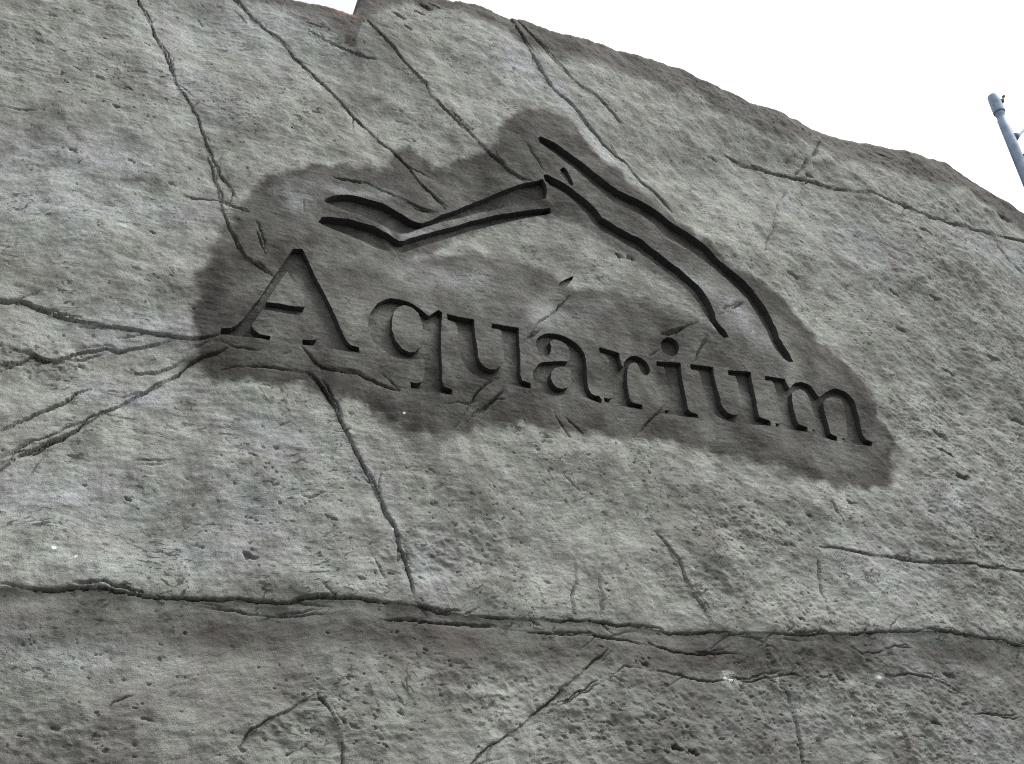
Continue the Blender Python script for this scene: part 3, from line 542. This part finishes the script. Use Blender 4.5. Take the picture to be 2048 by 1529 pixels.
brown = np.maximum(brown, .97*np.exp(-((below-.15)/.16)**2)*np.clip(.85+.5*fbm(X, Z, 1.3, 3, 171), 0, 1))  # darker brown band just below the ledge line
brown = np.maximum(brown, sstep(-.02, .05, below)*np.clip(.42 + .35*fbm(X, Z, .9, 4, 173), 0, .85))
rust = .95*blob(682,25,27,11,24)
rust = np.maximum(rust, .9*sstep(.045, .02, np.hypot(X - U(1642,273)[0], Z - U(1642,273)[2])))
for (px, py, r) in [(108,1100,6),(152,1118,3.5),(805,832,4),(1463,1357,7),(1452,1356,5),(1738,884,4),(765,1206,5),(1560,1358,5),(1763,1352,5),(787,1058,4),(1712,1429,4)]:
    c = U(px, py); R = max(r*pxm(px, py), .011); b = (abs(X-c[0]) < 2*R) & (abs(Z-c[2]) < 2*R)
    wash_lit[b] = np.maximum(wash_lit[b], 2*sstep(1.2, .6, np.hypot(X[b]-c[0], (Z[b]-c[2])*1.2)/R)); brown[b] *= .3
mask = np.stack([np.clip(st,0,1), np.clip(wash_lit,0,2), np.clip(brown,0,1), np.clip(rust,0,1)], -1).astype(np.float32)

# ------------------------------------------------------------------ cut the sign into the relief
NV = NX*NZF
PX, PZ, PY = X.ravel(), Z.ravel(), (-H).ravel()
MK = mask.reshape(-1, 4)
sdf = np.full(NV, 1.0, np.float32); reg = np.full(NV, -1, np.int32)
carve = []
for k, (nm, lab, dep, polys, edges) in enumerate(SIGN):
    pp = [Uxz(p) for p in polys]; al = np.concatenate(pp)
    mg = .03
    idx = np.nonzero((PX > al[:,0].min()-mg) & (PX < al[:,0].max()+mg) & (PZ > al[:,1].min()-mg) & (PZ < al[:,1].max()+mg))[0]
    x, z = PX[idx], PZ[idx]; d = np.full(x.shape, 9.0); ins = np.zeros(x.shape, bool)
    for p in pp:
        d = np.minimum(d, dist_line(p, x, z, True)[0]); ins ^= inside(p, x, z)
    s = np.where(ins, -d, d) + .0016*vnoise(x*40, z*40, 700+k) + .001*vnoise(x*110, z*110, 710+k)
    mk = s < sdf[idx]
    sdf[idx[mk]] = s[mk]; reg[idx[mk]] = k
    te = Uxz(edges[0]) if edges else None; be = Uxz(edges[1]) if edges else None
    carve.append((dep, te, be))
sdf = np.where(np.abs(sdf) < 2e-4, 2e-4, sdf)

def floor_depth(k, x, z):
    dep, te, be = carve[k]
    x = np.atleast_1d(np.asarray(x, float)); z = np.atleast_1d(np.asarray(z, float))
    o = dep*(1 + .07*vnoise(x*6, z*6, 720+k)) + .003*vnoise(x*25, z*25, 730) + .0018*vnoise(x*12, z*90, 735)
    if te is not None:
        a = dist_line(te, x, z)[0]; b = dist_line(be, x, z)[0]
        o = o*(1 - .80*sstep(.45, 1.0, a/(a+b+1e-6)))
    return o

jj, ii = np.meshgrid(np.arange(NX-1), np.arange(NZF-1))
v00 = (ii*NX + jj).ravel(); v10 = v00+1; v01 = v00+NX; v11 = v01+1
alt = ((ii + jj) % 2 == 0).ravel()
t1 = np.where(alt[:, None], np.stack([v00, v10, v11], 1), np.stack([v00, v10, v01], 1))
t2 = np.where(alt[:, None], np.stack([v00, v11, v01], 1), np.stack([v10, v11, v01], 1))
TR = np.concatenate([t1, t2])
neg = sdf[TR] < 0; cnt = neg.sum(1)
surf = TR[cnt == 0]; flo = TR[cnt == 3]; mixed = TR[(cnt == 1) | (cnt == 2)]
extra = []; emask = []; cache = {}
def cut(a, b):
    key = (a, b) if a < b else (b, a)
    if key in cache: return cache[key]
    a, b = key; t = sdf[a]/(sdf[a]-sdf[b])
    extra.append((PX[a]+(PX[b]-PX[a])*t, PY[a]+(PY[b]-PY[a])*t, PZ[a]+(PZ[b]-PZ[a])*t)); emask.append(MK[a]*(1-t)+MK[b]*t)
    cache[key] = NV + len(extra) - 1
    return cache[key]
s_add = []; f_add = []; walls = []
for tri in mixed.tolist():
    n = [sdf[v] < 0 for v in tri]
    if sum(n) == 1:
        i = n.index(True); a, b, c = tri[i], tri[(i+1)%3], tri[(i+2)%3]; p = cut(a, b); q = cut(a, c)
        f_add.append((a, p, q, reg[a])); s_add += [(p, b, c), (p, c, q)]; walls.append((q, p, reg[a]))
    else:
        i = n.index(False); a, b, c = tri[i], tri[(i+1)%3], tri[(i+2)%3]; p = cut(a, b); q = cut(a, c)
        s_add.append((a, p, q)); f_add += [(p, b, c, reg[b]), (p, c, q, reg[b])]; walls.append((p, q, reg[b]))
EX = np.array(extra); AXX = np.concatenate([PX, EX[:,0]]); AYY = np.concatenate([PY, EX[:,1]]); AZZ = np.concatenate([PZ, EX[:,2]]); AMK = np.concatenate([MK, np.array(emask, np.float32)])
surf = np.concatenate([surf, np.array(s_add)])
f_reg = np.concatenate([reg[flo[:, 0]], np.array([f[3] for f in f_add])]); flo = np.concatenate([flo, np.array([f[:3] for f in f_add])])
walls = np.array(walls)

# ------------------------------------------------------------------ mesh building
def mesh_obj(name, co, tris, mat, parent=None, msk=None, smooth=True):
    me = bpy.data.meshes.new(name); n, m = len(co), len(tris)
    me.vertices.add(n); me.vertices.foreach_set('co', np.ascontiguousarray(co, np.float32).ravel())
    me.loops.add(m*3); me.polygons.add(m)
    me.polygons.foreach_set('loop_start', np.arange(0, m*3, 3, dtype=np.int32))
    me.loops.foreach_set('vertex_index', np.ascontiguousarray(tris, np.int32).ravel())
    me.polygons.foreach_set('use_smooth', np.full(m, smooth))
    me.update(calc_edges=True)
    if msk is not None:
        at = me.attributes.new('mask', 'FLOAT_COLOR', 'POINT'); at.data.foreach_set('color', np.ascontiguousarray(msk, np.float32).ravel())
    me.materials.append(mat)
    o = bpy.data.objects.new(name, me); sc.collection.objects.link(o)
    if parent: o.parent = parent
    return o

def subset(co, msk, tris):
    use = np.zeros(len(co), bool); use[tris.ravel()] = True
    new = np.cumsum(use) - 1
    return co[use], msk[use], new[tris].astype(np.int32)

wall = bpy.data.objects.new('rock_wall', None); sc.collection.objects.link(wall)
wall['label'] = 'grey sculpted rock wall carved with the word Aquarium under a sweeping line emblem'
wall['category'] = 'wall'; wall['kind'] = 'thing'

ACO = np.stack([AXX, AYY, AZZ], -1)
# which slab of the face each triangle belongs to: the big cracks are the joints
SLABS = [  # later polygons win
 ('lower_course', [(-900,1185),(0,1183.8),(123,1179.7),(222,1186),(312,1200),(432,1202),(576,1204),(637,1192),(769,1205),(884,1223),(1035,1234),(1160,1243),(1300,1259),(1415,1264),(1530,1268),(1613,1272),(1794,1262),(1892,1266),(2048,1291),(2600,1330),(2600,2600),(-900,2600)]),
 ('rock_slab', [(-900,-900),(278,-300),(278,0),(307,56),(342,143),(379,212),(410,284),(441,352),(461,379),(480,410),(458,460),(400,555),(375,680),(318,667),(212,648),(126,629),(58,609),(0,605),(-900,560)]),
 ('rock_slab', [(278,-300),(278,0),(307,56),(342,143),(379,212),(410,284),(441,352),(477,408),(510,380),(600,338),(700,332),(760,337),(811,320),(780,289),(717,234),(649,171),(591,114),(536,65),(505,37),(465,0),(455,-300)]),
 ('rock_slab', [(455,-300),(465,0),(505,37),(536,65),(591,114),(649,171),(717,234),(780,289),(811,320),(860,345),(930,312),(990,300),(979,304),(951,277),(924,250),(889,217),(862,191),(850,172),(823,148),(795,117),(768,92),(748,66),(733,47),(712,25),(700,-300)]),
 ('rock_slab', [(700,-300),(712,25),(733,47),(748,66),(768,92),(795,117),(823,148),(850,172),(862,191),(889,217),(924,250),(951,277),(979,304),(1010,242),(1060,224),(1130,242),(1178,258),(1129,209),(1104,187),(1084,156),(1065,121),(1049,94),(1033,70),(1016,35),(1000,-300)]),
 ('rock_slab', [(1000,-300),(1016,35),(1033,70),(1049,94),(1065,121),(1084,156),(1104,187),(1129,209),(1178,258),(1205,289),(1233,316),(1260,346),(1287,375),(1315,398),(1400,360),(1450,310),(1490,325),(1537,341),(1585,352),(1621,361),(1665,376),(1709,388),(1738,392),(1775,407),(1811,418),(1866,438),(1921,452),(1994,472),(2048,487),(2700,660),(2700,-300)]),
 ('rock_slab', [(-900,560),(0,605),(58,609),(126,629),(212,648),(318,667),(375,680),(380,725),(342,756),(311,773),(273,788),(239,809),(178,843),(116,877),(34,915),(0,942),(-900,1300)]),
 ('rock_slab', [(-900,1300),(0,942),(34,915),(116,877),(178,843),(239,809),(273,788),(311,773),(342,756),(386,727),(441,744),(489,740),(533,746),(581,754),(615,761),(636,778),(653,805),(670,833),(687,867),(707,899),(733,943),(755,997),(769,1028),(791,1054),(800,1090),(813,1130),(822,1161),(831,1209),(769,1205),(637,1192),(576,1204),(432,1202),(312,1200),(222,1186),(123,1180),(0,1184),(-900,1186)]),
 ('rock_slab', [(690,820),(707,899),(733,943),(755,997),(769,1028),(791,1054),(800,1090),(813,1130),(822,1161),(831,1209),(884,1223),(1035,1234),(1160,1243),(1300,1259),(1424,1263),(1407,1221),(1390,1192),(1370,1155),(1362,1118),(1333,1089),(1310,1062),(1280,960),(1290,880),(1180,875),(1050,855),(900,875),(780,850)]),
 ('rock_slab', [(1290,880),(1280,960),(1310,1062),(1333,1089),(1362,1118),(1370,1155),(1390,1192),(1407,1221),(1424,1264),(1530,1268),(1662,1270),(1654,1204),(1641,1155),(1639,1094),(1670,1040),(1655,975),(1570,948),(1400,893)]),
 ('rock_slab', [(1639,1094),(1732,1110),(1856,1128),(1938,1136),(2048,1147),(2600,1240),(2600,1330),(2048,1291),(1892,1266),(1794,1262),(1662,1270),(1654,1204),(1641,1155)]),
]
cen = ACO[surf].mean(1)
lab = np.zeros(len(surf), np.int32)
fine_t = (cen[:, 0] > -9.9)
for k, (nm, pts) in enumerate(SLABS):
    pts = [p for p in pts]
    pw = []
    for p in pts:
        a = np.array(p, float)
        # keep outlying corners on the near side of the wall's vanishing line
        r = ROT @ np.array([a[0]-CX, -(a[1]-CY), -FPX])
        if r[1] < 120:
            r[1] = 120.0
        q = CAM + (4.0/r[1])*r; pw.append((q[0], q[2]))
    lab[inside(np.array(pw), cen[:, 0], cen[:, 2])] = k+1
names = ['sign_slab'] + [s[0] for s in SLABS]
for k in range(len(names)):
    t = surf[lab == k]
    if len(t) == 0: continue
    co, mk, tr = subset(ACO, AMK, t)
    mesh_obj(names[k], co, tr, ROCK, wall, mk)
# carved recesses: floor and sides of each letter and stroke
for k, (nm, labl, dep, polys, edges) in enumerate(SIGN):
    t = flo[f_reg == k]
    co, mk, tr = subset(ACO, AMK, t); co = co.copy(); mk = mk.copy(); mk[:, 0] = np.minimum(mk[:, 0], 1)
    co[:, 1] += floor_depth(k, co[:, 0], co[:, 2])
    wl = walls[walls[:, 2] == k]
    uw, inv = np.unique(wl[:, :2].ravel(), return_inverse=True); inv = inv.reshape(-1, 2)
    top = ACO[uw]; bot = top.copy(); bot[:, 1] += floor_depth(k, top[:, 0], top[:, 2])
    midp = (top + bot)*.5; midp[:, 0] += .002*vnoise(top[:, 0]*50, top[:, 2]*50, 801); midp[:, 2] += .002*vnoise(top[:, 0]*50, top[:, 2]*50, 802)
    n0 = len(co); nw = len(uw)
    T, Md, B = n0 + inv, n0 + nw + inv, n0 + 2*nw + inv
    wt = []
    for (P, Q) in ((T, Md), (Md, B)):
        wt += [np.stack([P[:, 0], P[:, 1], Q[:, 1]], 1), np.stack([P[:, 0], Q[:, 1], Q[:, 0]], 1)]
    co2 = np.concatenate([co, top, midp, bot]); wm = AMK[uw].copy(); wm[:, 0] = 2.0; wm[:, 1:] = 0  # side walls near-black: recess shade put into their colour
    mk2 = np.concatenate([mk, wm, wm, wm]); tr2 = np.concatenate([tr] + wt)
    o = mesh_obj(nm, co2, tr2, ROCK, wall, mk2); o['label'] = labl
# rounded crest and plain back of the wall
hl = H[-1]; rows = []
for a in np.linspace(0, 90, 16):
    r = math.radians(a)
    lump = .010*vnoise(xs*7, xs*0 + a*.06, 810)*math.sin(r) + .006*vnoise(xs*26, xs*0 + a*.2, 811)*math.sin(r)
    rows.append(np.stack([xs, -hl*math.cos(r) + RR*(1-math.cos(r)), ztop - RR + (RR + lump)*math.sin(r)], -1))
for yy, zz in ((.5, .02), (1.0, 0), (1.3, -.12)):
    rows.append(np.stack([xs, np.full(NX, yy), ztop + zz + .03*vnoise(xs*2, xs*0+yy, 812)], -1))
for f in (.66, .33, 0):
    rows.append(np.stack([xs, np.full(NX, 1.45) + .1*vnoise(xs, xs*0+f*9, 813), (ztop-.15)*f - .1*(f == 0)], -1))
CR = np.concatenate(rows); nr = len(rows)
jj, ii = np.meshgrid(np.arange(NX-1), np.arange(nr-1)); v = (ii*NX+jj).ravel()
ct = np.concatenate([np.stack([v, v+1, v+NX+1], 1), np.stack([v, v+NX+1, v+NX], 1)])
cm = np.repeat(mask[-1][None], nr, 0).copy(); cm[:, :, 2] = np.maximum(cm[:, :, 2], .8)
mesh_obj('crest', CR, ct, ROCK, wall, cm.reshape(-1, 4))

# ------------------------------------------------------------------ ground in front of the wall
gm, t, b = nodes('grey_paving')
tc = node(t, 'ShaderNodeTexCoord').outputs['Object']
c = mixc(t, ramp(t, noisen(t, tc, .8, 6, .6), .3, .7), (.060, .060, .058), (.095, .093, .088))
c = mixc(t, 1.0, c, ramp_grey(t, noisen(t, tc, 90, 4, .6), .2, .8, .75, 1.25), 'MULTIPLY')
t.links.new(c, b.inputs['Base Color']); b.inputs['Roughness'].default_value = .95
G = np.array([(x, y, 0.0) for y in np.linspace(-400, 400, 9) for x in np.linspace(-400, 400, 9)])
v = np.array([j*9+i for j in range(8) for i in range(8)])
ground = mesh_obj('ground', G, np.concatenate([np.stack([v, v+1, v+10], 1), np.stack([v, v+10, v+9], 1)]), gm, None, None, False)
ground['kind'] = 'structure'

# ------------------------------------------------------------------ galvanised pole behind the wall
sm, t, b = nodes('galvanised_steel')
tc = node(t, 'ShaderNodeTexCoord').outputs['Object']
c = mixc(t, ramp(t, noisen(t, tc, 9, 5, .6), .35, .65), (.17, .235, .33), (.25, .32, .41))
c = mixc(t, ramp(t, noisen(t, mapping(t, tc, (14, 14, 5)), 1, 4, .6), .62, .72, 0, .6), c, (.06, .085, .12))
t.links.new(c, b.inputs['Base Color']); b.inputs['Roughness'].default_value = .55; b.inputs['Metallic'].default_value = .25
dm, t, b = nodes('dark_iron')
tc = node(t, 'ShaderNodeTexCoord').outputs['Object']
c = mixc(t, noisen(t, tc, 30, 3, .6), (.03, .028, .03), (.06, .05, .05)); t.links.new(c, b.inputs['Base Color']); b.inputs['Roughness'].default_value = .7

def sweep(path, rad, seg=20, cap=True):
    path = [np.array(p, float) for p in path]; V = []; F = []
    for i, p in enumerate(path):
        d = path[min(i+1, len(path)-1)] - path[max(i-1, 0)]; d /= np.linalg.norm(d)
        a = np.cross(d, [0, 1, .01]); a /= np.linalg.norm(a); c_ = np.cross(d, a)
        for k in range(seg):
            g = 2*math.pi*k/seg; V.append(p + rad[i]*(a*math.cos(g) + c_*math.sin(g)))
    for i in range(len(path)-1):
        for k in range(seg):
            q, r = i*seg+k, i*seg+(k+1)%seg; F += [(q, r, r+seg), (q, r+seg, q+seg)]
    if cap:
        for e, base in ((0, 0), (len(path)-1, (len(path)-1)*seg)):
            V.append(path[e]); ci = len(V)-1
            F += [(ci, base+(k+1)%seg, base+k) if e == 0 else (ci, base+k, base+(k+1)%seg) for k in range(seg)]
    return np.array(V), np.array(F)

YP = -1.1
top = U(1985, 192, YP); r1 = top - CAM; r2 = U(2047, 343, YP) - CAM; nn = np.cross(r1, r2)
q = nn[2]/(nn[0]**2 + nn[1]**2); dr = np.array([nn[0]*q, nn[1]*q, -1.0]); dr /= np.linalg.norm(dr); dist = np.linalg.norm(r1)
R0 = .5*15.5*dist/FPX*1.0
print('pole top', top, 'dir', dr, 'radius', R0)
Ltot = (top[2]-.0)/-dr[2]
pole = bpy.data.objects.new('steel_pole', None); sc.collection.objects.link(pole)
foot = top + dr*Ltot
pole['label'] = 'tall blue grey galvanised steel pole standing right of the wall crest'; pole['category'] = 'pole'
pole.location = foot
def padd(name, path, rad, mat, parent=pole, seg=20, smooth=True):
    V, F = sweep(path, rad, seg); V = V - foot
    if parent is not pole: pass
    o = mesh_obj(name, V, F, mat, parent, None, smooth); return o
tt = np.linspace(-.2, 6, 800); pq = top[None] + tt[:, None]*dr[None]; ppx = proj(pq[:, 0], pq[:, 1], pq[:, 2])
along = np.hypot(ppx[0]-1985, ppx[1]-192)*np.sign(tt)
pt = lambda s: top + dr*np.interp(s, along, tt)   # a point of the axis, so many photograph pixels below the tip
U1m = dist/FPX                                    # metres per photograph pixel at that distance
padd('shaft', [pt(30), pt(42), pt(43.5), pt(51), pt(52.5), pt(120), pt(170), top+dr*Ltot], R0*np.array([.94, .94, .86, .86, 1.0, 1.0, 1.0, 1.04]), sm)
padd('sleeve', [pt(0), pt(.6), pt(2.5), pt(20), pt(35), pt(37.2), pt(37.6)], R0*np.array([.74, .98, 1.10, 1.14, 1.14, 1.14, .9]), sm)
sidev = ROT[:, 0].copy(); sidev -= dr*sidev.dot(dr); sidev /= np.linalg.norm(sidev)
hk = pt(13) + sidev*R0*1.0
up = -dr
padd('hook', [hk, hk+sidev*3*U1m+up*.5*U1m, hk+sidev*6*U1m+up*4*U1m, hk+sidev*9*U1m+up*10*U1m, hk+sidev*10*U1m+up*12.5*U1m, hk+sidev*11*U1m+up*15*U1m], np.array([5.4, 4.6, 2.8, 1.7, 2.6, 1.6])*U1m, dm, seg=10)
a0 = pt(92) + sidev*R0*.6; b0 = U(2066, 242, top[1] + .25)
padd('cross_bar', [a0, a0*.86+b0*.14, a0*.7+b0*.3, b0, b0 + (b0-a0)*2], np.array([8, 6, 4.6, 4.4, 4.4])*U1m, sm, seg=14)
c0 = pt(134) + sidev*R0*.7
padd('clamp', [c0, c0+sidev*3*U1m, c0+sidev*11*U1m, c0+sidev*13*U1m], np.array([5, 7, 7, 4])*U1m, dm, seg=12)
